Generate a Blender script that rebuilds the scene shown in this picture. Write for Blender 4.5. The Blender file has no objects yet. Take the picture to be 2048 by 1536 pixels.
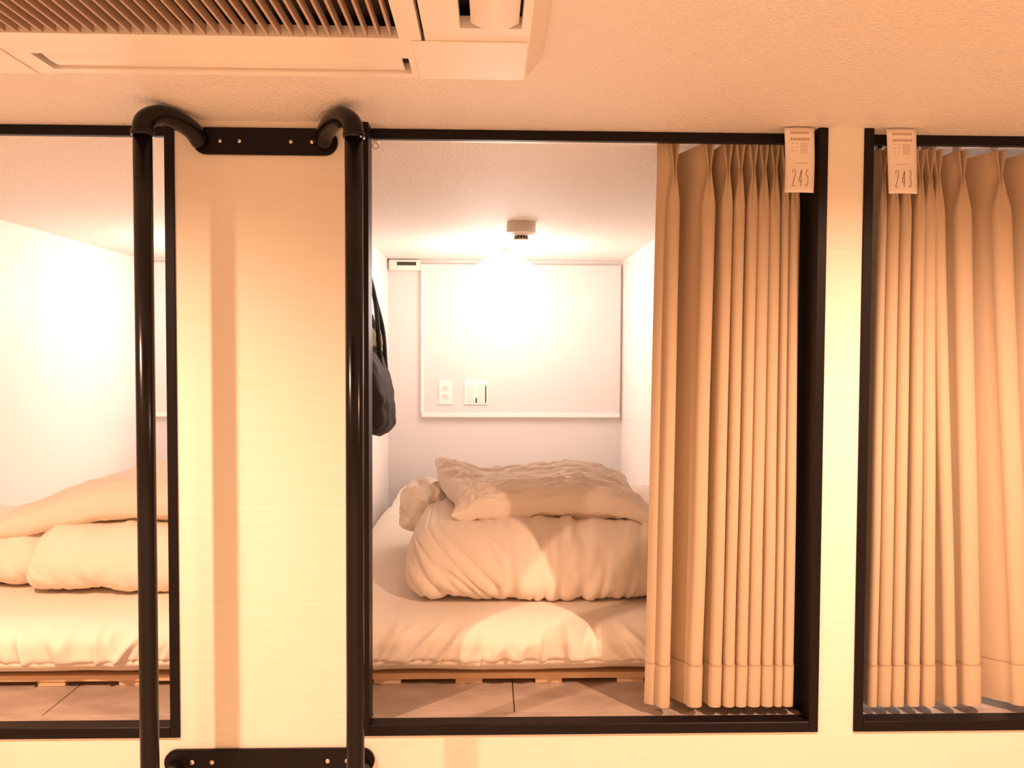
import bpy, bmesh, math, random
from mathutils import Vector, Matrix, noise
C = bpy.context.scene
COL = C.collection
PI = math.pi

# ------------------------------------------------------------------ camera
R = ((0.99960919, 0.00323096, 0.02776748),
     (-0.00418986, 0.99939437, 0.0345447),
     (-0.02763905, -0.03464754, 0.99901733))          # columns: image right, image down, forward (x, down, depth)
CAM_D, CAM_Z, FPX = 1.626, 1.95, 1600.0
def cv(k):                                             # camera axis k in Blender axes
    return Vector((R[0][k], R[2][k], -R[1][k]))
cam_d = bpy.data.cameras.new('camera')
cam = bpy.data.objects.new('camera', cam_d); COL.objects.link(cam)
xa, ya, za = cv(0), -cv(1), -cv(2)
cam.matrix_world = Matrix(((xa.x, ya.x, za.x, 0), (xa.y, ya.y, za.y, -CAM_D), (xa.z, ya.z, za.z, CAM_Z), (0, 0, 0, 1)))
cam_d.sensor_fit = 'HORIZONTAL'; cam_d.sensor_width = 36.0; cam_d.lens = FPX / 2048 * 36
cam_d.clip_start = 0.02
C.camera = cam

# ------------------------------------------------------------------ world, lamps, exposure
w = bpy.data.worlds.new('world'); C.world = w; w.use_nodes = True
w.node_tree.nodes['Background'].inputs[0].default_value = (1.0, 0.62, 0.36, 1)
w.node_tree.nodes['Background'].inputs[1].default_value = 0.05
C.view_settings.view_transform = 'Standard'; C.view_settings.look = 'None'
C.view_settings.exposure = 0.0; C.view_settings.gamma = 1.0; C.view_settings.use_curve_mapping = False
C.cycles.use_denoising = True
C.cycles.max_bounces = 10; C.cycles.diffuse_bounces = 8; C.cycles.glossy_bounces = 4
C.cycles.sample_clamp_indirect = 6.0

WARM = (1.0, 0.60, 0.40)
def spot(name, loc, power, size, blend, radius, col=WARM, aim=None):
    l = bpy.data.lights.new(name, 'SPOT'); l.energy = power; l.color = col
    l.spot_size = math.radians(size); l.spot_blend = blend; l.shadow_soft_size = radius
    o = bpy.data.objects.new(name, l); COL.objects.link(o); o.location = loc
    d = Vector(aim) - Vector(loc) if aim else Vector((0, 0, -1))
    o.rotation_euler = d.to_track_quat('-Z', 'Y').to_euler()
    return o
LAMP_Z = 2.405
spot('corridor_spot', (-1.02, -0.70, LAMP_Z), 128, 166, 0.95, 0.016)
spot('corridor_spot', (0.93, -0.70, LAMP_Z), 128, 166, 0.95, 0.016)
# unseen fill spots added over the far side of the corridor: they light the floor, which lights the ceiling
for x_ in (-1.5, -0.1, 1.3):
    spot('corridor_spot', (x_, -1.85, LAMP_Z), 130, 84, 0.5, 0.04)
GLOBE_GLOW = 8.7
GLOBE_COL = (1.0, 0.82, 0.74)

# ------------------------------------------------------------------ materials
def mat(name, col, rough=0.5, metal=0.0, bump=None, vary=None, emit=None, spec=0.5, stretch=None, wood=False):
    m = bpy.data.materials.new(name); m.use_nodes = True
    nt = m.node_tree; N = nt.nodes; L = nt.links
    b = N['Principled BSDF']
    b.inputs['Base Color'].default_value = (*col, 1); b.inputs['Roughness'].default_value = rough
    b.inputs['Metallic'].default_value = metal; b.inputs['Specular IOR Level'].default_value = spec
    if emit:
        b.inputs['Emission Color'].default_value = (*emit[0], 1); b.inputs['Emission Strength'].default_value = emit[1]
    if bump or vary:
        tc = N.new('ShaderNodeTexCoord'); mp = N.new('ShaderNodeMapping')
        L.new(tc.outputs['Object'], mp.inputs[0])
        mp.inputs['Scale'].default_value = stretch or (1, 1, 1)
    if vary:                                           # (scale, amount 0..1, other colour)
        nz = N.new('ShaderNodeTexNoise'); nz.inputs['Scale'].default_value = vary[0]
        nz.inputs['Detail'].default_value = 6; nz.inputs['Roughness'].default_value = 0.6
        L.new(mp.outputs[0], nz.inputs['Vector'])
        rp = N.new('ShaderNodeMapRange'); rp.inputs[1].default_value = 0.35; rp.inputs[2].default_value = 0.7
        rp.inputs[4].default_value = vary[1]
        L.new(nz.outputs['Fac'], rp.inputs[0])
        mx = N.new('ShaderNodeMix'); mx.data_type = 'RGBA'
        mx.inputs['A'].default_value = (*col, 1); mx.inputs['B'].default_value = (*vary[2], 1)
        L.new(rp.outputs[0], mx.inputs['Factor']); L.new(mx.outputs['Result'], b.inputs['Base Color'])
    if bump:                                           # (scale, strength, distance)
        nz = N.new('ShaderNodeTexNoise'); nz.inputs['Scale'].default_value = bump[0]; nz.inputs['Detail'].default_value = 3
        L.new(mp.outputs[0], nz.inputs['Vector'])
        bp = N.new('ShaderNodeBump'); bp.inputs['Strength'].default_value = bump[1]; bp.inputs['Distance'].default_value = bump[2]
        L.new(nz.outputs['Fac'], bp.inputs['Height']); L.new(bp.outputs[0], b.inputs['Normal'])
    return m
M = {}
M['laminate'] = mat('cream_woodgrain_laminate', (0.84, 0.79, 0.70), 0.45, bump=(30, 0.15, 0.001), vary=(22, 0.6, (0.79, 0.72, 0.61)), stretch=(0.35, 1, 7))
M['ceiling'] = mat('textured_ceiling_paper', (0.85, 0.79, 0.72), 0.6, bump=(150, 1.0, 0.006))
M['corridor_floor'] = mat('corridor_floor', (0.66, 0.58, 0.50), 0.45, vary=(6, 0.5, (0.58, 0.50, 0.42)))
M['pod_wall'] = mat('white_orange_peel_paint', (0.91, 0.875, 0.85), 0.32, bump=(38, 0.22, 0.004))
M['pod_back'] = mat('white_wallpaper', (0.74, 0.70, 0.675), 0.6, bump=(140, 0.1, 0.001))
M['white_trim'] = mat('white_trim_paint', (0.90, 0.87, 0.84), 0.4)
M['black'] = mat('black_satin_metal', (0.008, 0.005, 0.005), 0.42, spec=0.18, bump=(160, 0.04, 0.0005))
M['black_pipe'] = mat('black_powder_coated_pipe', (0.006, 0.004, 0.004), 0.2, spec=0.28)
M['steel'] = mat('bright_steel', (0.75, 0.66, 0.55), 0.3, 1.0)
M['tile'] = mat('greige_stone_tile', (0.43, 0.34, 0.28), 0.42, bump=(40, 0.08, 0.001), vary=(9, 0.9, (0.29, 0.22, 0.175)), stretch=(1, 2.2, 1))
M['grout'] = mat('dark_tile_joint', (0.16, 0.12, 0.10), 0.8)
M['pine'] = mat('pale_pine', (0.72, 0.52, 0.33), 0.55, vary=(16, 0.6, (0.60, 0.40, 0.24)), stretch=(0.6, 4, 4))
M['sheet'] = mat('cream_cotton_sheet', (0.80, 0.72, 0.63), 0.85, spec=0.2, bump=(420, 0.12, 0.0006))
M['duvet'] = mat('cream_cotton_duvet', (0.80, 0.70, 0.60), 0.85, spec=0.2, bump=(420, 0.1, 0.0006))
M['pillow'] = mat('beige_cotton_pillowcase', (0.79, 0.70, 0.62), 0.85, spec=0.2, bump=(420, 0.12, 0.0006))
M['pillow_cream'] = mat('cream_pillowcase', (0.76, 0.65, 0.55), 0.85, spec=0.2, bump=(420, 0.12, 0.0006))
M['curtain'] = mat('beige_woven_curtain', (0.52, 0.405, 0.285), 0.85, spec=0.15, bump=(500, 0.15, 0.0006), vary=(3, 0.3, (0.47, 0.36, 0.25)))
M['seam'] = mat('brown_hem_stitching', (0.34, 0.23, 0.15), 0.9)
M['plastic'] = mat('warm_white_plastic', (0.84, 0.78, 0.70), 0.35)
M['plastic_grey'] = mat('aged_beige_plastic', (0.62, 0.53, 0.44), 0.45)
M['dark'] = mat('dark_recess', (0.05, 0.035, 0.03), 0.8)
M['slat'] = mat('grille_slat_plastic', (0.48, 0.35, 0.26), 0.45)
M['grille_dark'] = mat('grille_recess_shade', (0.035, 0.02, 0.013), 0.8)  # shade in the recess above the slats, put into the colour
M['paper'] = mat('white_paper', (0.86, 0.78, 0.70), 0.7)
M['ink'] = mat('brown_ink', (0.16, 0.10, 0.07), 0.7)
M['ink_soft'] = mat('faded_brown_ink', (0.52, 0.34, 0.26), 0.7)
M['globe'] = mat('lit_opal_glass', (0.9, 0.88, 0.85), 0.4, emit=(GLOBE_COL, GLOBE_GLOW))
M['bag'] = mat('black_nylon', (0.018, 0.012, 0.009), 0.65, spec=0.25, bump=(60, 0.3, 0.003))
M['olive'] = mat('olive_cloth', (0.20, 0.17, 0.08), 0.8)
M['clear'] = mat('translucent_runner_plastic', (0.82, 0.76, 0.70), 0.3)

# ------------------------------------------------------------------ builders
def link(o, parent=None):
    COL.objects.link(o)
    if parent: o.parent = parent
    return o
def thing(name, label, cat, loc, group=None):
    o = bpy.data.objects.new(name, None); o.empty_display_size = 0.05; o.location = loc
    o['label'] = label; o['category'] = cat
    if group: o['group'] = group
    return link(o)
def root_loc(p):
    v = Vector((0, 0, 0))
    while p: v += Vector(p.location); p = p.parent
    return v
def mesh(name, verts, faces, m, parent=None, smooth=False, loc=None):
    """verts in world coordinates; they are stored relative to the parent (or to loc)"""
    off = root_loc(parent) if parent else Vector(loc or (0, 0, 0))
    me = bpy.data.meshes.new(name)
    me.from_pydata([tuple(Vector(v) - off) for v in verts], [], faces); me.update()
    me.materials.append(m)
    if smooth: me.polygons.foreach_set('use_smooth', [True] * len(me.polygons))
    o = bpy.data.objects.new(name, me)
    if not parent and loc: o.location = loc
    return link(o, parent)
def bm_mesh(name, bm, m, parent=None, smooth=False, loc=None):
    bm.normal_update()
    vs = [v.co.copy() for v in bm.verts]; bm.verts.index_update()
    fs = [[v.index for v in f.verts] for f in bm.faces]; bm.free()
    return mesh(name, vs, fs, m, parent, smooth, loc)
def structure(o): o['kind'] = 'structure'; return o
def box_bm(bm, x0, x1, y0, y1, z0, z1, bev=0.0, seg=1):
    r = bmesh.ops.create_cube(bm, size=1.0); vs = r['verts']
    for v in vs:
        v.co = Vector((x0 + (v.co.x + .5) * (x1 - x0), y0 + (v.co.y + .5) * (y1 - y0), z0 + (v.co.z + .5) * (z1 - z0)))
    if bev:
        es = list({e for v in vs for e in v.link_edges})
        bmesh.ops.bevel(bm, geom=es, offset=bev, segments=seg, affect='EDGES', profile=0.5)
def box(name, x0, x1, y0, y1, z0, z1, m, parent=None, bev=0.0, seg=1, loc=None):
    bm = bmesh.new(); box_bm(bm, x0, x1, y0, y1, z0, z1, bev, seg)
    return bm_mesh(name, bm, m, parent, False, loc)
def tube(name, pts, r, m, parent=None, n=14, closed=False, caps=True, loc=None):
    pts = [Vector(p) for p in pts]; V, F = [], []
    k = len(pts); ref = None
    for i, p in enumerate(pts):
        if closed: t = pts[(i + 1) % k] - pts[i - 1]
        else: t = pts[min(i + 1, k - 1)] - pts[max(i - 1, 0)]
        t.normalize()
        if ref is None:
            ref = Vector((1, 0, 0)) if abs(t.x) < 0.9 else Vector((0, 1, 0))
        a = (ref - t * ref.dot(t)).normalized(); b = t.cross(a); ref = a
        rr = r(i / (k - 1)) if callable(r) else r
        for j in range(n):
            an = 2 * PI * j / n
            V.append(p + a * math.cos(an) * rr + b * math.sin(an) * rr)
    for i in range(k if closed else k - 1):
        for j in range(n):
            i2 = (i + 1) % k
            F.append((i * n + j, i * n + (j + 1) % n, i2 * n + (j + 1) % n, i2 * n + j))
    if caps and not closed:
        F.append(tuple(range(n - 1, -1, -1))); F.append(tuple((k - 1) * n + j for j in range(n)))
    return mesh(name, V, F, m, parent, True, loc)
def smooth_path(ctrl, n=8):
    """Catmull-Rom through the control points"""
    P = [Vector(p) for p in ctrl]; P = [P[0] * 2 - P[1]] + P + [P[-1] * 2 - P[-2]]; out = []
    for i in range(1, len(P) - 2):
        for s in range(n):
            t = s / n; a, b, c, d = P[i - 1], P[i], P[i + 1], P[i + 2]
            out.append(0.5 * ((2 * b) + (c - a) * t + (2 * a - 5 * b + 4 * c - d) * t * t + (3 * b - a - 3 * c + d) * t ** 3))
    out.append(P[-2]); return out
def lathe(name, prof, centre, m, parent=None, n=32, axis='Z'):
    V, F = [], []; c = Vector(centre)
    for r, h in prof:
        for j in range(n):
            a = 2 * PI * j / n
            if axis == 'Z': V.append(c + Vector((r * math.cos(a), r * math.sin(a), h)))
            else: V.append(c + Vector((r * math.cos(a), h, r * math.sin(a))))
    for i in range(len(prof) - 1):
        for j in range(n):
            F.append((i * n + j, i * n + (j + 1) % n, (i + 1) * n + (j + 1) % n, (i + 1) * n + j))
    F.append(tuple(range(n))); F.append(tuple((len(prof) - 1) * n + j for j in range(n)))
    return mesh(name, V, F, m, parent, True)
def plate(name, x0, x1, y0, y1, holes, d0, d1, m, parent=None, swap=False, loc=None):
    """rectangular plate with rectangular holes, thickness d0..d1 (swap: the plate stands in x-z and d is depth y)"""
    xs = sorted({x0, x1, *[h[0] for h in holes], *[h[1] for h in holes]})
    ys = sorted({y0, y1, *[h[2] for h in holes], *[h[3] for h in holes]})
    xs = [x for x in xs if x0 <= x <= x1]; ys = [y for y in ys if y0 <= y <= y1]
    V, F, idx = [], [], {}
    def vid(i, j, k):
        if (i, j, k) not in idx:
            idx[i, j, k] = len(V); d = (d0, d1)[k]
            V.append((xs[i], d, ys[j]) if swap else (xs[i], ys[j], d))
        return idx[i, j, k]
    def solid(i, j):
        if not (0 <= i < len(xs) - 1 and 0 <= j < len(ys) - 1): return False
        cx, cy = (xs[i] + xs[i + 1]) / 2, (ys[j] + ys[j + 1]) / 2
        return not any(h[0] < cx < h[1] and h[2] < cy < h[3] for h in holes)
    for i in range(len(xs) - 1):
        for j in range(len(ys) - 1):
            if not solid(i, j): continue
            for k in (0, 1):
                F.append((vid(i, j, k), vid(i + 1, j, k), vid(i + 1, j + 1, k), vid(i, j + 1, k)))
            for di, dj, a, b in ((-1, 0, (0, 0), (0, 1)), (1, 0, (1, 0), (1, 1)), (0, -1, (0, 0), (1, 0)), (0, 1, (0, 1), (1, 1))):
                if not solid(i + di, j + dj):
                    A = (i + a[0], j + a[1]); B = (i + b[0], j + b[1])
                    F.append((vid(*A, 0), vid(*B, 0), vid(*B, 1), vid(*A, 1)))
    o = mesh(name, V, F, m, parent, False, loc)
    bm = bmesh.new(); bm.from_mesh(o.data); bmesh.ops.recalc_face_normals(bm, faces=bm.faces); bm.to_mesh(o.data); bm.free()
    return o
def nz(x, y, z): return noise.noise(Vector((x, y, z)))
def fbm(x, y, z, o=3):
    s, a, f = 0, 1, 1
    for _ in range(o): s += a * nz(x * f, y * f, z * f); a *= .5; f *= 2.03
    return s
def ridge(v, k=2.0): return max(0.0, 1 - abs(v) * k)
def soft_box(name, b, r, res, m, parent=None, disp=None, warp=None, loc=None):
    """rounded cushion-like solid: b = x0,x1,y0,y1,z0,z1; r = rounding per axis; disp(p, n) moves along the normal; warp(p) moves the point"""
    x0, x1, y0, y1, z0, z1 = b
    c = Vector(((x0 + x1) / 2, (y0 + y1) / 2, (z0 + z1) / 2)); h = Vector(((x1 - x0) / 2, (y1 - y0) / 2, (z1 - z0) / 2))
    r = Vector(r); nx, ny, nzz = res; V, F, idx = [], [], {}
    dims = (nx, ny, nzz)
    def coord(i, n, hh, rr):
        # more samples near the rounded ends
        t = i / n * 2 - 1
        return hh * (0.55 * t + 0.45 * math.sin(t * PI / 2))
    def vid(i, j, k):
        key = (i, j, k)
        if key in idx: return idx[key]
        p = Vector((coord(i, nx, h.x, r.x), coord(j, ny, h.y, r.y), coord(k, nzz, h.z, r.z)))
        q = Vector([max(-(h[a] - r[a]), min(h[a] - r[a], p[a])) for a in range(3)])
        d = Vector([(p[a] - q[a]) / r[a] for a in range(3)]); L = d.length
        nrm = d / L if L > 1e-6 else Vector((0, 0, 1))
        s = Vector([q[a] + nrm[a] * r[a] for a in range(3)]) + c
        n2 = Vector([nrm[a] / r[a] for a in range(3)]).normalized()
        if disp: s = s + n2 * disp(s, n2)
        if warp: s = Vector(warp(s))
        idx[key] = len(V); V.append(s); return idx[key]
    for ax in range(3):
        u, v = [(1, 2), (2, 0), (0, 1)][ax]
        for side in (0, dims[ax]):
            for a in range(dims[u]):
                for bb in range(dims[v]):
                    q = []
                    for da, db in ((0, 0), (1, 0), (1, 1), (0, 1)):
                        ijk = [0, 0, 0]; ijk[ax] = side; ijk[u] = a + da; ijk[v] = bb + db; q.append(vid(*ijk))
                    F.append(tuple(q) if side else tuple(reversed(q)))
    return mesh(name, V, F, m, parent, True, loc)
def pillow_mesh(name, centre, sx, sy, T, m, parent=None, fn=None, n=46, seed=0.0, loc=None, wr=1.0, plump=0.62, under=0.8):
    """pillow with pinched corners; fn maps local (u, v in -1..1, point) to the draped point"""
    V, F, top, bot = [], [], {}, {}
    c = Vector(centre)
    for side, store in ((1, top), (-1, bot)):
        for i in range(n + 1):
            for j in range(n + 1):
                u = math.sin((i / n * 2 - 1) * PI / 2); v = math.sin((j / n * 2 - 1) * PI / 2)
                edge = i in (0, n) or j in (0, n)
                if side < 0 and edge: store[i, j] = top[i, j]; continue
                g = max(0.0, (1 - abs(u) ** 3.2)) ** plump * max(0.0, (1 - abs(v) ** 3.2)) ** plump
                px = sx * u * (1 - 0.07 * (1 - v * v) * abs(u)) ; py = sy * v * (1 - 0.09 * (1 - u * u) * abs(v))
                rad = max(abs(u), abs(v))
                wk = 0.010 * ridge(fbm(u * 1.6 + seed, v * 4.2, side + seed), 2.2) * (0.35 + 0.65 * rad) - 0.004 + 0.006 * ridge(fbm(u * 5 + v * 2 + seed, v * 9 - u * 3, side), 2.6) * rad
                wk += 0.006 * fbm(u * 3 + seed, v * 3, side * 3.1)
                wk *= wr
                pz = side * (T * g * (1 if side > 0 else under)) + (wk * g * side if not edge else 0.004 * nz(u * 6 + seed, v * 6, 1))
                p = Vector((px, py, pz))
                if fn: p = Vector(fn(u, v, p))
                store[i, j] = len(V); V.append(p + c)
    for side, store in ((1, top), (-1, bot)):
        for i in range(n):
            for j in range(n):
                q = (store[i, j], store[i + 1, j], store[i + 1, j + 1], store[i, j + 1])
                F.append(q if side > 0 else tuple(reversed(q)))
    return mesh(name, V, F, m, parent, True, loc)
def S(t):
    t = max(0.0, min(1.0, t)); return t * t * (3 - 2 * t)
def px_x(px, py, Y):                                   # world x of a picture column on the plane at depth Y (layout measured once on the photograph)
    v = [R[k][0] * (px - 1024) / FPX + R[k][1] * (py - 768) / FPX + R[k][2] for k in range(3)]
    return v[0] / v[2] * (CAM_D + Y)

# ------------------------------------------------------------------ setting
ZC, ZF = 2.417, 1.19           # ceiling, pod floor
YB = 2.30                      # back wall of the pods
XL, XR = -2.6, 2.7
OPEN = [(-1.579, -0.629), (-0.264, 0.686), (0.761, 1.711)]     # openings, outer edges of their frames
POD = [(-1.70, -0.555), (-0.495, 0.650), (0.745, 1.885)]
structure(plate('wall_front', XL, XR, 0.0, ZC, [(a, b, 1.17, 3.0) for a, b in OPEN], 0.0, 0.058, M['laminate'], swap=True))
structure(box('ceiling', XL, XR, -2.3, YB + 0.1, ZC, ZC + 0.06, M['ceiling']))
structure(box('floor', XL, XR, -2.3, 0.0, -0.06, 0.0, M['corridor_floor']))
structure(box('wall_back', XL, XR, -2.36, -2.3, 0.0, ZC, M['laminate']))
structure(box('wall_left', XL - 0.06, XL, -2.3, 0.0, 0.0, ZC, M['laminate']))
structure(box('wall_right', XR, XR + 0.06, -2.3, 0.0, 0.0, ZC, M['laminate']))
names = ['left', 'middle', 'right']
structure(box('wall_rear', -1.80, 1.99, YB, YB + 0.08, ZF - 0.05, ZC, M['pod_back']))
sides = [(-1.80, POD[0][0]), (POD[0][1], POD[1][0]), (POD[1][1], POD[2][0]), (POD[2][1], 1.99)]
for k, (a, b) in enumerate(sides):
    structure(box('wall_partition_%d' % (k + 1), a, b, 0.1, YB, ZF, ZC, M['pod_wall']))
fl = structure(box('floor_berths', -1.80, 1.99, 0.058, YB, ZF - 0.06, ZF - 0.004, M['grout']))
# stone tiles of the three berth floors: every tile its own piece
tile_x = [0.055 - 0.4975 * k for k in range(5, -5, -1)]
for a, b in POD:
    cuts = [a] + [x for x in tile_x if a + 0.02 < x < b - 0.02] + [b]
    for i in range(len(cuts) - 1):
        for j, (ya_, yb_) in enumerate(((0.058, 0.50), (0.50, 1.0))):
            box('tile', cuts[i] + .0012, cuts[i + 1] - .0012, ya_ + .001, yb_ - .001, ZF - 0.004, ZF, M['tile'], fl, 0.0008)
# raised panel with a ledge on the rear wall of each berth
for k, (xa_, xb_, mir) in enumerate(((-1.70, -0.72, 1), (-0.325, 0.638, 0), (0.90, 1.87, 0))):
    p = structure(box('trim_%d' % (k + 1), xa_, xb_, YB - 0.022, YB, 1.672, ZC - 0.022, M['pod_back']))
    box('ledge', xa_ - 0.004, xb_, YB - 0.032, YB, 1.652, 1.672, M['white_trim'], p, 0.002)
    xe = xb_ if mir else xa_
    box('edge_strip', xe - 0.010, xe + 0.004, YB - 0.027, YB, 1.672, ZC - 0.022, M['white_trim'], p, 0.0015)

# ------------------------------------------------------------------ black frames of the openings, with rails
def frame(x0, x1, label):
    t = thing('opening_frame', label, 'frame', ((x0 + x1) / 2, 0.02, 1.17), 'black frames around the sleeping berths')
    wj, dp = 0.0195, 0.099
    box('jamb', x0, x0 + wj, -0.004, 0.046, 1.17, ZC - 0.0005, M['black'], t, 0.001)
    box('jamb', x1 - wj, x1, -0.004, dp, 1.17, ZC - 0.0005, M['black'], t, 0.001)
    box('top_rail', x0 + wj, x1 - wj, 0.042, 0.0565, ZC - 0.0205, ZC - 0.0005, M['black'], t, 0.001)
    box('bottom_rail', x0 + wj, x1 - wj, -0.004, 0.032, 1.17, 1.192, M['black'], t, 0.001)
    box('sill_strip', x0 + wj, x1 - wj, 0.032, 0.058, 1.17, 1.190, M['tile'], t)
    return t
frame(*OPEN[0], 'black metal frame around the uncurtained berth beside the handrail wall plates')
frame(*OPEN[1], 'black metal frame around the berth whose beige curtain is half drawn')
frame(*OPEN[2], 'black metal frame around the berth closed off by its curtain')
def curtain_rail(x0, x1, label, runners, z=ZC):
    t = thing('curtain_rail', label, 'curtain rail', ((x0 + x1) / 2, 0.095, z - 0.011), 'curtain rails behind the black frames')
    box('track', x0, x1, 0.086, 0.104, z - 0.011, z - 0.0005, M['plastic'], t, 0.001)
    for x in runners:
        bm = bmesh.new()
        box_bm(bm, x - 0.006, x + 0.006, 0.089, 0.101, z - 0.016, z - 0.011, 0.001)
        rn = bm_mesh('runner', bm, M['clear'], t)
        c = Vector((x, 0.095, z - 0.0225))
        tube('ring', [c + Vector((0.0065 * math.cos(a * PI / 6), 0, 0.0065 * math.sin(a * PI / 6))) for a in range(12)], 0.0015, M['steel'], rn, 6, True)
    return t

# ------------------------------------------------------------------ pleated curtains
def curtain(label, edge, pleats, zt, zb, rail_label, rail_span, extra_runners=(), last=None, seed=0):
    """pleats: (picture column of the pinch, picture column at the hem, half width in px at hem); folds lean back to the left behind each pleat"""
    t = thing('curtain', label, 'curtain', (px_x(pleats[0][0], 300, .07), 0.07, zb), 'beige pleated berth curtains')
    ZP = zt - 0.058                                    # height of the stitched pinch
    P = [(px_x(a, 345, .06), px_x(b, 1410, .04), wpx * 1.04e-3) for a, b, wpx in pleats]
    E0 = (px_x(edge[0], 300, .07), px_x(edge[1], 1410, .045)) if edge else None
    Z_HEM = zb + 0.088
    def row(z, grow=0.0):
        s = (z - zb) / (ZP - zb)                       # 0 hem .. 1 pinch
        yf = 0.034 + 0.028 * S(s) - grow
        pts = []
        prev_back = None; sag = {}; topness = S((z - (zt - 0.05)) / 0.05)
        for i, (xt, xb, wf) in enumerate(P):
            wob = 0.0022 * nz(i * 3.7 + seed, z * 3.1, 0.3) * (1 - S(s))
            c = xb + (xt - xb) * min(1.0, max(0.0, s)) + wob
            nextc = (P[i + 1][1] + (P[i + 1][0] - P[i + 1][1]) * min(1, s)) if i + 1 < len(P) else c + 0.06
            if z <= ZP:
                w_ = 0.0035 + (wf - 0.0035) * S((ZP - z) / 0.085) ** 0.8
                dim = 0.012 * (1 - S((ZP - z) / 0.12)); bul = 0.010
            else:
                w_ = 0.0035 + 0.0065 * S((z - ZP) / 0.055); dim = 0.012 + 0.010 * S((z - ZP) / 0.05); bul = 0.006
            w_ += grow
            yb_ = yf + 0.080 + 0.006 * nz(i * 1.3, z * 2, seed)
            # diagonal coming forward from behind the previous pleat
            if i == 0:
                if E0:
                    ex = E0[1] + (E0[0] - E0[1]) * min(1.0, max(0.0, s))
                    k0 = Vector((ex, yf + 0.016)); k1 = Vector((c - w_, yf + 0.006))
                    for q in range(6):
                        f = q / 6; pts.append(k0.lerp(k1, f) + Vector((0, -0.004 * math.sin(f * PI))))
                else:
                    k0 = Vector((c - w_ - 0.001, yb_)); k1 = Vector((c - w_, yf + 0.010))
                    for q in range(6): pts.append(k0.lerp(k1, q / 6))
            else:
                k0 = prev_back; k1 = Vector((c - w_, yf + 0.010)); ln = (k1 - k0).length
                for q in range(1, 7):
                    f = q / 7; b_ = k0.lerp(k1, f)
                    if ln > 0.055: sag[len(pts)] = 0.013 * (1 - f) ** 0.8 * topness
                    pts.append(b_ + Vector((0, 0.18 * ln * math.sin(f * 2 * PI) * 0.35)))
            # the round front of the pleat
            for q in range(13):
                s_ = q / 12 * 2 - 1
                y = yf + 0.008 * abs(s_) ** 3 - bul * (1 - s_ * s_) + dim * math.exp(-(s_ / 0.38) ** 2)
                pts.append(Vector((c + w_ * math.sin(s_ * PI / 2), y)))
            # its right side going back, tucked under
            bx = c + w_ * (0.55 if nextc - c < 0.05 else 0.25)
            pb = Vector((bx, yb_))
            for q in range(1, 5):
                f = q / 5; a = Vector((c + w_, yf + 0.008)).lerp(pb, f); pts.append(a)
            prev_back = pb; pts.append(pb)
        if last is not None:
            k1 = Vector((last, yf + 0.02))
            for q in range(1, 6): pts.append(prev_back.lerp(k1, q / 5))
        return [(p.x, p.y, z - sag.get(q, 0.0)) for q, p in enumerate(pts)]
    def sheet(name, zs, grow, parent, m=None):
        V, F = [], []; k = None
        for z in zs:
            r_ = row(z, grow); k = len(r_); V += r_
        for i in range(len(zs) - 1):
            for j in range(k - 1):
                F.append((i * k + j, i * k + j + 1, (i + 1) * k + j + 1, (i + 1) * k + j))
        o = mesh(name, V, F, m or M['curtain'], parent, True)
        sm = o.modifiers.new('thickness', 'SOLIDIFY'); sm.thickness = 0.0012; sm.offset = 0; sm.use_rim = False
        return o
    zs = [Z_HEM + (ZP - 0.13 - Z_HEM) * i / 26 for i in range(27)] + [ZP - 0.13 + (zt - ZP + 0.13) * i / 26 for i in range(1, 27)]
    sheet('fabric', zs, 0.0, t)
    sheet('hem', [zb + (Z_HEM + 0.002 - zb) * i / 8 for i in range(9)], 0.0010, t)
    sheet('stitching', [Z_HEM - 0.0006, Z_HEM + 0.0008], 0.0014, t, M['seam'])
    for i, (xt, xb, wf) in enumerate(P):               # metal hooks from the pleats to the runners
        hx = xt + 0.004
        tube('hook', [(hx, 0.072, ZP + 0.012), (hx, 0.078, zt - 0.004), (hx, 0.086, zt + 0.002), (hx, 0.093, zt - 0.003)], 0.0011, M['steel'], t, 6)
    curtain_rail(rail_span[0], rail_span[1], rail_label, [xt + 0.004 for xt, _, _ in P] + list(extra_runners))
    return t
curtain('beige pinch-pleated curtain pushed aside under the 245 tag', (1316, 1289),
        [(1350, 1324, 13), (1420, 1387, 15), (1457, 1427, 12.5), (1482, 1454, 11.5), (1508, 1478, 11.5), (1530, 1504, 13), (1552, 1531, 12), (1573, 1552, 8), (1592, 1572, 11)],
        2.402, 1.212, 'white curtain rail above the half-drawn curtain, one loose ring at its free end', (-0.240, 0.664), (px_x(751, 285, .095),), seed=1.0)
curtain('beige pinch-pleated curtain drawn across its berth under the 243 tag', None,
        [(1768, 1740, 9), (1790, 1764, 13), (1815, 1791, 12), (1843, 1822, 12), (1862, 1852, 13), (1877, 1898, 13), (1927, 1937, 21)][:5] +
        [(1878, 1897, 13), (1927, 1940, 19), (2003, 2040, 22), (2080, 2105, 20), (2160, 2175, 20), (2240, 2245, 20), (2320, 2315, 20), (2400, 2385, 20), (2480, 2455, 20), (2560, 2530, 20)],
        2.393, 1.210, 'white curtain rail with clear runners above the fully drawn curtain', (0.785, 1.688), (px_x(1757, 292, .095),), seed=5.0)

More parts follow.
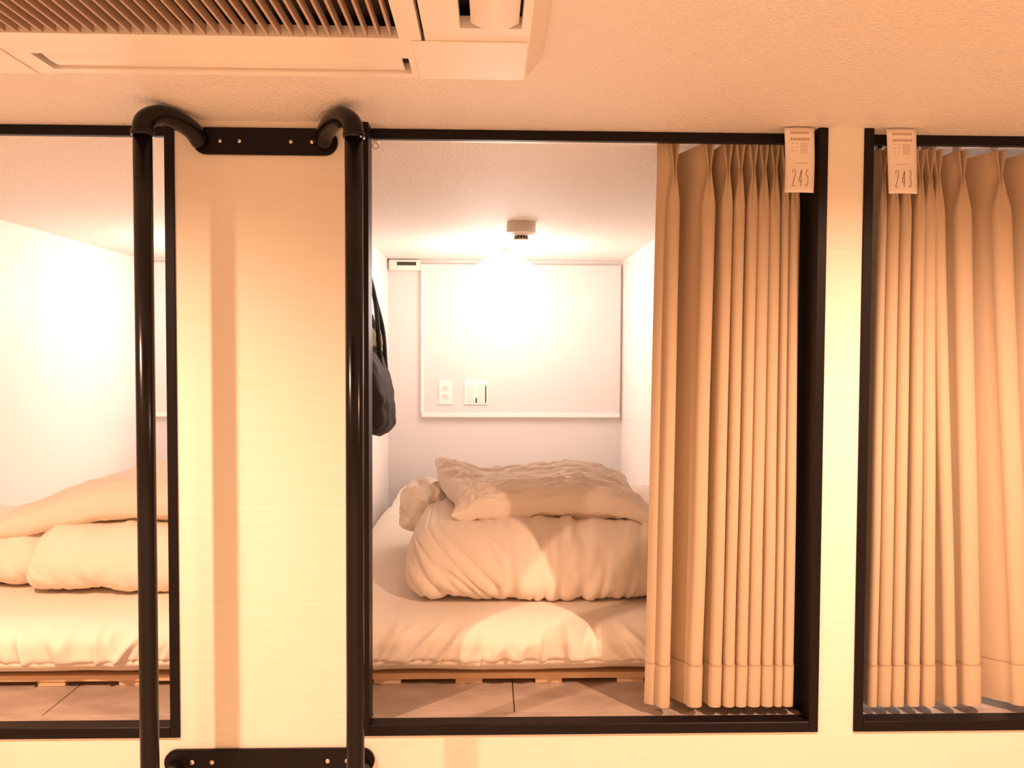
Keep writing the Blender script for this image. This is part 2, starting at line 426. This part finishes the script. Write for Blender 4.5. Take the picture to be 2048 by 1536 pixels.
# ------------------------------------------------------------------ handrails of the ladder
lx, rx, py_ = -0.632, -0.250, -0.140
lad = thing('handrail', 'pair of black tubular ladder handrails bolted to the wall by two rounded plates', 'handrail', (-0.442, -0.07, 0.0))
def stadium(name, x0, x1, z0, z1, y0, y1, parent):
    r = (z1 - z0) / 2; zc = (z0 + z1) / 2; pts = []
    for k in range(17): a = PI / 2 + PI * k / 16; pts.append((x0 + r + r * math.cos(a), zc + r * math.sin(a)))
    for k in range(17): a = -PI / 2 + PI * k / 16; pts.append((x1 - r + r * math.cos(a), zc + r * math.sin(a)))
    bm = bmesh.new(); f = bm.faces.new([bm.verts.new((x, y1, z)) for x, z in pts])
    e = bmesh.ops.extrude_face_region(bm, geom=[f])
    bmesh.ops.translate(bm, verts=[v for v in e['geom'] if isinstance(v, bmesh.types.BMVert)], vec=(0, y0 - y1, 0))
    fr = [f for f in bm.faces if all(abs(v.co.y - y0) < 1e-6 for v in f.verts)]
    bmesh.ops.recalc_face_normals(bm, faces=bm.faces)
    bmesh.ops.bevel(bm, geom=[e_ for f in fr for e_ in f.edges], offset=0.0012, segments=2, affect='EDGES')
    return bm_mesh(name, bm, M['black'], parent)
def screw(x, z, y, parent, r=0.0042):
    s = lathe('screw', [(r * 0.9, 0), (r, -0.0008), (r * 0.8, -0.0022), (r * 0.25, -0.003)], (x, y, z), M['steel'], parent, 12, 'Y')
    return s
up = stadium('wall_plate', -0.592, -0.305, 2.349, 2.402, -0.008, -0.0002, lad)
for x in (440, 479, 582, 624): screw(px_x(x, 283, -.008), 2.3745, -0.008, up)
lo = stadium('wall_plate', -0.660, -0.234, 1.094, 1.146, -0.008, -0.0002, lad)
for x in (384.5, 424, 655.5, 694): screw(px_x(x, 1521, -.008), 1.1215, -0.008, lo, 0.0052)
for s, px_, ax in ((-1, lx, -0.576), (1, rx, -0.332)):
    tube('side_rail', [(px_, py_, z) for z in (0.02, 0.8, 1.6, 2.352)], 0.0168, M['black_pipe'], lad, 22)
    tube('collar', [(px_, py_, 2.348), (px_, py_, 2.357)], 0.0202, M['black_pipe'], lad, 22)
    dx = ax - px_
    path = smooth_path([(px_, py_, 2.354), (px_ + dx * .06, py_ + .004, 2.376), (px_ + dx * .30, py_ + .030, 2.3935), (px_ + dx * .62, py_ + .070, 2.3965),
                        (px_ + dx * .88, py_ + .108, 2.389), (ax, py_ + .1345, 2.3745)], 7)
    tube('elbow', path, 0.0186, M['black_pipe'], lad, 20)
    bxx = -0.636 if s < 0 else -0.256
    tube('bracket_arm', smooth_path([(bxx, -0.006, 1.112), (bxx - .004 * s, -0.045, 1.106), (px_, -0.10, 1.085), (px_, py_, 1.045)], 6), 0.0145, M['black_pipe'], lad, 16)
screw(px_x(722, 297, -.155), 2.346, py_ - 0.0168, lad, 0.002)

# ------------------------------------------------------------------ ceiling air conditioner
AX, AY, AZ = -0.395, -0.831, 2.375
ac = thing('air_conditioner', 'cream ceiling cassette air conditioner with a slatted intake grille', 'air conditioner', (AX, AY, ZC))
H = 0.447
def frus(name, h0, z0, h1, z1, m, parent):
    V = []
    for h, z in ((h0, z0), (h1, z1)):
        V += [(AX - h, AY - h, z), (AX + h, AY - h, z), (AX + h, AY + h, z), (AX - h, AY + h, z)]
    return mesh(name, V, [(0, 1, 5, 4), (1, 2, 6, 5), (2, 3, 7, 6), (3, 0, 4, 7)], m, parent)
frus('flange', 0.475, ZC - 0.001, H, AZ, M['plastic'], ac)
gx0, gx1, gy1 = -0.665, -0.123, -0.535
gy0 = AY - (gy1 - AY)
slotF = (-0.650, -0.118, -0.463, -0.401)
slotB = (-0.650, -0.118, 2 * AY + 0.401, 2 * AY + 0.463)
slotR = (-0.040, 0.040, 2 * AY + 0.572, -0.572)
slotL = (2 * AX - 0.040, 2 * AX + 0.040, 2 * AY + 0.572, -0.572)
slit = (-0.0935, -0.0885, 2 * AY + 0.515, -0.515)
slitL = (2 * AX + 0.0885, 2 * AX + 0.0935, 2 * AY + 0.515, -0.515)
plate('face_panel', AX - H, AX + H, AY - H, AY + H, [(gx0, gx1, gy0, gy1), slotF, slotB, slotR, slotL, slit, slitL], AZ, AZ + 0.016, M['plastic'], ac)
box('inner_box', AX - 0.43, AX + 0.43, AY - 0.43, AY + 0.43, AZ + 0.034, ZC - 0.001, M['grille_dark'], ac)  # dark sheet standing for the shade inside the casing
nsl = 33
sm_ = None
for k in range(nsl):
    x = gx0 + (gx1 - gx0) * (k + 0.35) / nsl
    if sm_ is None:
        s = box('slat', -0.0017, 0.0017, gy0, gy1, AZ + 0.001, AZ + 0.014, M['slat'], None, 0.0004)
        me = s.data; bpy.data.objects.remove(s)
        me.transform(Matrix.Translation((0, -AY, -ZC))); sm_ = me
    o = bpy.data.objects.new('slat', sm_); o.location = (x - AX, 0, 0); link(o, ac)
def vane(name, x0, x1, y0, y1, along, sag, parent):
    """gently convex louvre blade"""
    V, F = [], []; n = 10
    for i in range(n + 1):
        a = i / n * 2 - 1
        for top in (0, 1):
            z = AZ + 0.004 - sag * (1 - a * a) + 0.004 * top
            for e in (0, 1):
                if along == 'x': V.append(((x0, x1)[e], (y0 + y1) / 2 + a * (y1 - y0) / 2, z))
                else: V.append(((x0 + x1) / 2 + a * (x1 - x0) / 2, (y0, y1)[e], z))
    for i in range(n):
        a = i * 4; b = a + 4
        F += [(a, a + 1, b + 1, b), (a + 2, b + 2, b + 3, a + 3), (a, b, b + 2, a + 2), (a + 1, a + 3, b + 3, b + 1)]
    F += [(0, 2, 3, 1), (n * 4, n * 4 + 1, n * 4 + 3, n * 4 + 2)]
    o = mesh(name, V, F, M['plastic'], parent, False)
    bm = bmesh.new(); bm.from_mesh(o.data); bmesh.ops.recalc_face_normals(bm, faces=bm.faces); bm.to_mesh(o.data); bm.free()
    return o
vane('vane', slotF[0] + .012, slotF[1] - .010, slotF[2] + .001, slotF[3] - .003, 'x', 0.003, ac)
vane('vane', slotB[0] + .012, slotB[1] - .010, slotB[2] + .003, slotB[3] - .001, 'x', 0.003, ac)
vane('vane', slotR[0] + .014, slotR[1] - .004, slotR[2] + .01, slotR[3] - .008, 'y', 0.010, ac)
vane('vane', slotL[0] + .004, slotL[1] - .014, slotL[2] + .01, slotL[3] - .008, 'y', 0.010, ac)
for sx in (0, 1):
    for sy in (0, 1):
        xs_ = (-0.108, AX + H - .001) if sx == 0 else (AX - H + .001, 2 * AX + 0.108)
        ys_ = (-0.530, AY + H - .001) if sy == 0 else (AY - H + .001, 2 * AY + 0.530)
        box('corner_cover', xs_[0], xs_[1], ys_[0], ys_[1], AZ - 0.0022, AZ, M['plastic'], ac, 0.001)

# ------------------------------------------------------------------ globe lamps hanging near the rear of each berth
GY, GZ, GR = 1.75, 2.186, 0.190
for k, (a, b) in enumerate(POD):
    cx = (-1.10, 0.063, 1.32)[k]
    lab = ['glowing white globe lamp in the uncurtained berth, hidden behind the wall panel',
           'glowing white globe lamp under the ceiling of the berth with the half-drawn curtain',
           'glowing white globe lamp in the berth behind the fully drawn curtain'][k]
    t = thing('globe_lamp', lab, 'lamp', (cx, GY, ZC), 'globe lamps of the berths')
    lathe('ceiling_rose', [(0.045, -0.0005), (0.045, -0.010), (0.030, -0.018), (0.012, -0.020), (0.012, -0.036)], (cx, GY, ZC), M['white_trim'], t, 24)
    lathe('cap', [(0.012, 0.010), (0.055, 0.006), (0.058, -0.012), (0.050, -0.014)], (cx, GY, GZ + GR - 0.003), M['white_trim'], t, 28)
    n1, n2 = 24, 40; V, F = [], []
    for i in range(1, n1):
        th = PI * i / n1
        for j in range(n2):
            ph = 2 * PI * j / n2
            V.append((cx + GR * math.sin(th) * math.cos(ph), GY + GR * math.sin(th) * math.sin(ph), GZ - GR * math.cos(th)))
    for i in range(n1 - 2):
        for j in range(n2):
            F.append((i * n2 + j, i * n2 + (j + 1) % n2, (i + 1) * n2 + (j + 1) % n2, (i + 1) * n2 + j))
    F.append(tuple(range(n2 - 1, -1, -1))); F.append(tuple((n1 - 2) * n2 + j for j in range(n2)))
    mesh('globe', V, F, M['globe'], t, True)

# ------------------------------------------------------------------ small fittings of the middle berth
sd = thing('smoke_detector', 'round beige smoke detector on the berth ceiling above the glowing lamp', 'smoke detector', (0.108, 1.19, ZC))
lathe('base', [(0.050, -0.0005), (0.051, -0.006), (0.051, -0.030), (0.048, -0.036)], (0.108, 1.19, ZC), M['plastic_grey'], sd, 40)
lathe('dome', [(0.047, -0.036), (0.040, -0.041), (0.026, -0.046)], (0.108, 1.19, ZC), M['plastic'], sd, 40)
lathe('chamber', [(0.0215, -0.046), (0.0215, -0.056), (0.018, -0.057)], (0.108, 1.19, ZC), M['dark'], sd, 24)
for k in range(14):
    a = 2 * PI * k / 14; x, y = 0.108 + 0.0235 * math.cos(a), 1.19 + 0.0235 * math.sin(a)
    box('rib', x - .0012, x + .0012, y - .0012, y + .0012, ZC - 0.0575, ZC - 0.0455, M['plastic_grey'], sd)
lathe('end_cap', [(0.0245, -0.0572), (0.0245, -0.059), (0.018, -0.061)], (0.108, 1.19, ZC), M['plastic'], sd, 24)

vb = thing('vent_box', 'small white vent box with a black slot in the berth ceiling corner', 'vent', (-0.41, YB, 2.36))
box('housing', -0.485, -0.336, YB - 0.05, YB - 0.0005, 2.362, ZC - 0.004, M['plastic'], vb, 0.003, 2)
box('slot', -0.448, -0.356, YB - 0.0515, YB - 0.049, 2.385, 2.402, M['dark'], vb, 0.001)
box('side_clip', -0.490, -0.482, YB - 0.045, YB - 0.02, 2.366, 2.41, M['plastic_grey'], vb)

yw = YB - 0.022
so = thing('wall_socket', 'white double socket plate on the rear panel below the lamp, plain one', 'socket', (-0.21, yw, 1.71))
box('cover_plate', -0.249, -0.181, yw - 0.007, yw - 0.0003, 1.714, 1.832, M['white_trim'], so, 0.003, 2)
for z in (1.752, 1.794):
    ins = box('socket_insert', -0.232, -0.198, yw - 0.0085, yw - 0.006, z - 0.013, z + 0.013, M['plastic'], so, 0.001)
    for x in (-0.221, -0.209): box('pin_slot', x - 0.0014, x + 0.0014, yw - 0.0088, yw - 0.008, z - 0.006, z + 0.006, M['ink_soft'], ins)
sw = thing('switch_panel', 'white switch panel with dark slits on the rear panel below the lamp', 'switch', (-0.06, yw, 1.71))
box('cover_plate', -0.124, -0.006, yw - 0.008, yw - 0.0003, 1.714, 1.832, M['white_trim'], sw, 0.003, 2)
box('rocker', -0.110, -0.078, yw - 0.011, yw - 0.007, 1.728, 1.806, M['plastic'], sw, 0.0015)
box('rocker', -0.056, -0.030, yw - 0.0105, yw - 0.007, 1.726, 1.808, M['plastic'], sw, 0.0015)
box('slit', -0.0225, -0.0165, yw - 0.0092, yw - 0.007, 1.722, 1.806, M['dark'], sw)
box('slit', -0.069, -0.062, yw - 0.0092, yw - 0.007, 1.722, 1.748, M['dark'], sw)

# ------------------------------------------------------------------ slatted bed bases
def bed_base(x0, x1, y0, y1, label, run_x):
    t = thing('bed_base', label, 'bed base', ((x0 + x1) / 2, (y0 + y1) / 2, ZF), 'slatted pine bed bases')
    for x in run_x:
        if x0 < x < x1 - 0.06: box('runner', x, x + 0.062, y0 + 0.004, y1, ZF + 0.0003, ZF + 0.0125, M['pine'], t, 0.0006)
    n = 14; p = (y1 - y0) / n
    for k in range(n):
        box('slat', x0, x1, y0 + k * p, y0 + k * p + p * 0.72, ZF + 0.0125, ZF + 0.0265, M['pine'], t, 0.001)
    return t
Y0 = 0.205
bed_base(-0.470, 0.625, Y0, 2.18, 'pale pine slatted base under the mattress of the berth with the loose bag', [px_x(p, 1360, Y0) for p in (747, 911, 1071, 1235, 1399)])
bed_base(-1.66, -0.58, Y0, 2.18, 'pale pine slatted base under the mattress of the uncurtained berth', [px_x(p, 1360, Y0) for p in (-252, -90, 73, 236, 398)])
ZM = ZF + 0.0268               # underside of the mattresses

# ------------------------------------------------------------------ mattresses
def mattress(x0, x1, y0, y1, zt, label, seed, gather):
    def disp(p, n):
        d = 0.010 * fbm(p.x * 2.2 + seed, p.y * 2.2, 0.5)
        front = S((0.20 - (p.y - y0)) / 0.16)
        if front > 0:                                  # gathers of the fitted sheet along the front
            hz = p.z - ZM; under = S((n.z + 0.75) / 0.45)
            sl = gather(p.x)
            q = nz((p.x + hz * sl) * 15 + seed, hz * 6.0, seed)
            d += front * under * (0.013 * ridge(q, 3.4) ** 1.4 - 0.004) * S((zt + 0.005 - p.z) / 0.06)
            q2 = nz((p.x + hz * sl * 0.8) * 34 + seed, hz * 9.0, seed * 2)
            d += front * under * 0.005 * ridge(q2, 3.2) * S((0.11 - hz) / 0.06)
            seam = 0.040 + 0.008 * nz(p.x * 4, 0, seed)
            d += front * under * 0.004 * nz(p.x * 52 + seed, hz * 12, 3) * S((seam - hz) / 0.012)
            d -= front * under * 0.0045 * math.exp(-((hz - seam) / 0.004) ** 2)
        elif n.z > 0.5:
            d += 0.004 * ridge(nz(p.x * 1.6 + seed, p.y * 9, 2.0), 3)
        return d
    def warp(p):
        f = S((p.z - ZM) / (zt - ZM))
        y = p.y
        if p.z < ZM + 0.002: return (p.x, y, max(p.z, ZM))
        return (p.x, y, max(p.z, ZM))
    o = soft_box('mattress', (x0, x1, y0, y1, ZM, zt), (0.07, 0.09, (zt - ZM) * 0.42), (230, 60, 46), M['sheet'], None, disp, warp, loc=((x0 + x1) / 2, (y0 + y1) / 2, ZM))
    o['label'] = label; o['category'] = 'mattress'; o['group'] = 'mattresses in cream sheets'
    return o
ZT = 1.349
mattress(-0.425, 0.600, 0.160, 2.17, ZT, 'cream sheeted futon mattress under the wrinkled pillow, behind the half-drawn curtain', 3.1,
         lambda x: -0.9 if x < -0.02 else (0.15 if x < 0.25 else 1.0))
mattress(-1.64, -0.60, 0.160, 2.17, ZT, 'cream sheeted futon mattress in the uncurtained berth behind the left handrail', 9.4,
         lambda x: -0.6 if x > -0.85 else 0.3)

# ------------------------------------------------------------------ folded duvets
def folded(name, b, r, m, parent, seed, slant, res=(150, 40, 54), lean=0.05, amp=1.0, shear=0.0, droop=0.0):
    x0, x1, y0, y1, z0, z1 = b
    def disp(p, n):
        u = (p.x - x0) / (x1 - x0); vz = (p.z - z0) / (z1 - z0)
        d = 0.012 * fbm(p.x * 3 + seed, p.y * 2.5, p.z * 4)
        q = nz((p.x + (p.z - z0) * slant(u)) * 11 + seed, (p.z - z0) * 3.0, seed + p.y)
        d -= amp * 0.008 * ridge(q, 5.0) * (0.4 + 0.6 * abs(vz - .5) * 2)
        q2 = nz((p.x + (p.z - z0) * slant(u) * 1.2) * 27 + seed, (p.z - z0) * 7.0, seed * 2)
        d -= amp * 0.0052 * ridge(q2, 3.6)
        d += 0.0025 * nz(p.x * 50, p.z * 30, seed)
        return d
    def warp(p):
        vz = (p.z - z0) / (z1 - z0)
        return (p.x + shear * vz, p.y + lean * vz, max(z0, p.z) - droop * S((p.x - x0) / (x1 - x0)))
    return soft_box(name, b, r, res, m, parent, disp, warp)
dz = ZT + 0.003
du = thing('folded_duvet', 'cream folded duvet with pinched creases under the wrinkled pillow', 'duvet', (0.18, 0.7, dz), 'folded duvets on the mattresses')
folded('folded_cover', (-0.228, 0.610, 0.262, 1.02, dz, dz + 0.176), (0.085, 0.085, 0.087), M['duvet'], du, 2.2,
       lambda u: 1.0 if u < 0.30 else (0.15 if u < 0.5 else (-0.2 if u < .75 else -0.7)), lean=0.11, shear=0.020)
# crumpled loose end of the cover at its left back
def crump(p, n):
    q = fbm(p.x * 9 + p.z * 7, p.y * 5 + 3, p.z * 6 - p.x * 4)
    return 0.022 * ridge(q, 2.6) ** 1.3 - 0.010 + 0.004 * nz(p.x * 30, p.y * 24, p.z * 34)
soft_box('crumpled_end', (-0.262, -0.09, 0.74, 1.0, dz + 0.078, dz + 0.205), (0.035, 0.06, 0.04), (60, 50, 50), M['sheet'], du, crump,
         lambda p: (p.x + 0.10 * (p.z - dz - .15), p.y, p.z))
du2 = thing('folded_duvet', 'smooth cream duvet folded in two halves in the uncurtained berth', 'duvet', (-1.0, 0.75, dz), 'folded duvets on the mattresses')
folded('folded_half', (-1.190, -0.62, 0.335, 0.95, dz, dz + 0.166), (0.05, 0.085, 0.081), M['duvet'], du2, 7.7, lambda u: 0.8 - 0.5 * u, lean=0.04, shear=0.05, amp=0.55)
folded('folded_half', (-1.62, -1.115, 0.36, 0.72, dz, dz + 0.160), (0.10, 0.12, 0.085), M['duvet'], du2, 5.1, lambda u: 0.5, lean=0.05, amp=0.5)

# ------------------------------------------------------------------ pillows
def drape_mid(u, v, p):
    x, y, z = p
    z += 0.006 * v - 0.006 * S((-v - 0.5) / 0.5) - 0.020 * S((u - 0.6) / 0.4) + 0.008 * math.sin(u * 3.2 + 0.4)
    lf = S((-u - 0.45) / 0.55)
    z += lf * (0.048 * S((v - 0.0) / 0.8) - 0.010 * S(-v)) + 0.010 * S((u - 0.7) / 0.3) * S(v)
    x += lf * 0.075 * S((0.6 - v) / 1.4)
    return (x, y, z)
pl = pillow_mesh('pillow', (0.132, 0.660, dz + 0.213), 0.305, 0.235, 0.049, M['pillow'], None, drape_mid, 90, 4.4, loc=(0.132, 0.660, dz + 0.18), wr=1.7, plump=0.30, under=0.9)
pl['label'] = 'wrinkled beige pillow on the duvet of the berth with the half-drawn curtain'; pl['category'] = 'pillow'; pl['group'] = 'pillows on the folded duvets'
def drape_left(u, v, p):
    z = p.z - 0.060 * S((-u - 0.05) / 0.95) + 0.006 * v
    return (p.x, p.y, z)
pl2 = pillow_mesh('pillow', (-0.915, 0.690, dz + 0.216), 0.375, 0.285, 0.062, M['pillow_cream'], None, drape_left, 80, 8.3, loc=(-0.925, 0.70, dz + 0.17), wr=1.0, plump=0.36, under=0.85)
pl2['label'] = 'plump cream pillow on the duvet of the uncurtained berth'; pl2['category'] = 'pillow'; pl2['group'] = 'pillows on the folded duvets'

# ------------------------------------------------------------------ bag on the berth wall
bg = thing('tote_bag', 'black tote bag with mesh top hanging by its straps inside the berth', 'bag', (-0.43, 1.50, 1.64))
def bagd(p, n): return 0.012 * fbm(p.x * 9, p.y * 7, p.z * 8) - 0.008 * ridge(fbm(p.x * 8, p.y * 9, p.z * 5 + 4), 2.5)
soft_box('body', (-0.492, -0.372, 1.30, 1.66, 1.645, 1.975), (0.05, 0.10, 0.05), (16, 30, 34), M['bag'], bg, bagd,
         lambda p: (-0.492 + (p.x + 0.492) * (1.0 - 0.45 * S((p.z - 1.78) / 0.20)), p.y, p.z))
soft_box('olive_bundle', (-0.484, -0.425, 1.36, 1.56, 1.95, 2.06), (0.025, 0.05, 0.04), (10, 14, 12), M['olive'], bg, bagd)
V, F = [], []                                         # net collar
nu, nv = 22, 10
for i in range(nu + 1):
    for j in range(nv + 1):
        a = PI * i / nu; t_ = j / nv
        V.append((-0.490 + (0.074 - 0.040 * t_) * math.sin(a), 1.48 - (0.17 - 0.05 * t_) * math.cos(a), 1.95 + 0.16 * t_))
for i in range(nu):
    for j in range(nv): F.append((i * (nv + 1) + j, (i + 1) * (nv + 1) + j, (i + 1) * (nv + 1) + j + 1, i * (nv + 1) + j + 1))
net = mesh('net_collar', V, F, M['bag'], bg); wf = net.modifiers.new('net', 'WIREFRAME'); wf.thickness = 0.004; net['kind'] = 'stuff'
for y in (1.42, 1.56):
    tube('strap', smooth_path([(-0.415, y + .02, 1.90), (-0.425, y + .01, 2.05), (-0.448, 1.50, 2.18), (-0.476, 1.48, 2.30)], 6), 0.009, M['bag'], bg, 8)
hk = thing('wall_hook', 'white wall hook that the black tote bag hangs from', 'hook', (-0.495, 1.48, 2.30))
box('hook_plate', -0.4948, -0.490, 1.462, 1.498, 2.285, 2.325, M['white_trim'], hk, 0.001)
tube('hook_arm', [(-0.490, 1.48, 2.315), (-0.474, 1.48, 2.310), (-0.462, 1.48, 2.312), (-0.458, 1.48, 2.322)], 0.004, M['white_trim'], hk, 8)

# ------------------------------------------------------------------ paper tags with numbers
DIG = {'2': [(.06, .80), (.12, .95), (.40, 1.0), (.72, .96), (.80, .82), (.74, .62), (.34, .22), (.06, .02), (.84, .02)],
       '3': [(.08, .88), (.24, .98), (.55, 1.0), (.78, .90), (.76, .68), (.44, .56), (.76, .44), (.82, .18), (.60, .02), (.28, .0), (.06, .10)],
       '4': [(.66, .0), (.66, 1.0), (.04, .28), (.92, .28)],
       '5': [(.80, .98), (.28, .98), (.18, .62), (.50, .64), (.78, .52), (.82, .22), (.60, .03), (.30, .0), (.08, .12)]}
def paper_tag(x0, number, label, lean):
    W_, HH = 0.061, 0.136
    def surf(u, v, off=0.0):                           # u 0..1 across, v 0..1 from the top down
        y = -0.0075 - 0.030 * v ** 1.8 + 0.003 * math.sin(v * PI) - 0.003 * math.sin(u * PI)
        x = x0 + u * W_ * (1 - 0.05 * v) + lean * v ** 1.5 + 0.004 * math.sin(v * PI)
        return Vector((x, y - off, ZC - 0.003 - HH * v))
    t = thing('number_tag', label, 'tag', tuple(surf(.5, 0)), 'paper number tags over the berths')
    V, F = [], []; nu, nv = 6, 16
    for j in range(nv + 1):
        for i in range(nu + 1): V.append(surf(i / nu, j / nv))
    for j in range(nv):
        for i in range(nu): F.append((j * (nu + 1) + i, (j + 1) * (nu + 1) + i, (j + 1) * (nu + 1) + i + 1, j * (nu + 1) + i + 1))
    sheet = mesh('paper', V, F, M['paper'], t, True)
    sm = sheet.modifiers.new('thickness', 'SOLIDIFY'); sm.thickness = 0.0005; sm.offset = 0
    def strokes(name, lines, m, parent, wd):
        V, F = [], []
        for ln in lines:
            pts = []
            for a, b in zip(ln[:-1], ln[1:]):
                n = max(1, int(max(abs(b[1] - a[1]), abs(b[0] - a[0])) / 0.025))
                pts += [(a[0] + (b[0] - a[0]) * k / n, a[1] + (b[1] - a[1]) * k / n) for k in range(n)]
            pts.append(ln[-1]); k0 = len(V)
            for i, p in enumerate(pts):
                a, b = pts[max(0, i - 1)], pts[min(len(pts) - 1, i + 1)]
                d = Vector(((b[0] - a[0]) * W_, (b[1] - a[1]) * HH)); d.normalize(); nn = Vector((-d.y, d.x)) * wd / 2
                for sgn in (-1, 1): V.append(surf(p[0] + sgn * nn.x / W_, p[1] + sgn * nn.y / HH, 0.0007))
            for i in range(len(pts) - 1): F.append((k0 + 2 * i, k0 + 2 * i + 1, k0 + 2 * i + 3, k0 + 2 * i + 2))
        return mesh(name, V, F, m, parent)
    for i, ch in enumerate(number):
        cw, hgt = 0.125, 0.27
        bx = 0.225 + i * 0.225
        strokes('digit', [[(bx + x * cw + (y - .5) * 0.02, 0.90 - y * hgt) for x, y in DIG[ch]]], M['ink'], t, 0.0011)
    strokes('rule', [[(0.27, 0.535), (0.74, 0.535)]], M['ink_soft'], t, 0.0009)
    rnd = random.Random(int(number)); L1, L2 = [], []
    x = 0.18
    while x < 0.80:                                    # heading and the small print, too blurred in the photograph to read
        wd = rnd.uniform(.035, .06); L1.append([(x, 0.075), (x + wd, 0.075)]); x += wd + 0.02
    x = 0.18
    while x < 0.80:
        wd = rnd.uniform(.03, .07); L1.append([(x, 0.165), (x + wd, 0.175)]); x += wd + 0.03
    for k in range(6):
        v = 0.235 + 0.028 * k
        L2.append([(0.50, v), (0.80 - rnd.uniform(0, .08), v)])
        if k % 2 == 0: L2.append([(0.20, v), (0.20 + rnd.uniform(.05, .10), v)]); L2.append([(0.34, v), (0.34 + rnd.uniform(.04, .08), v)])
    a = strokes('heading', L1, M['ink_soft'], t, 0.0052); a['kind'] = 'stuff'
    b = strokes('small_print', L2, M['ink_soft'], t, 0.0011); b['kind'] = 'stuff'
    return t
paper_tag(0.5935, '245', 'white paper tag numbered 245 over the right end of the half-drawn curtain', -0.008)
paper_tag(0.8030, '243', 'white paper tag numbered 243 over the fully drawn curtain', -0.008)
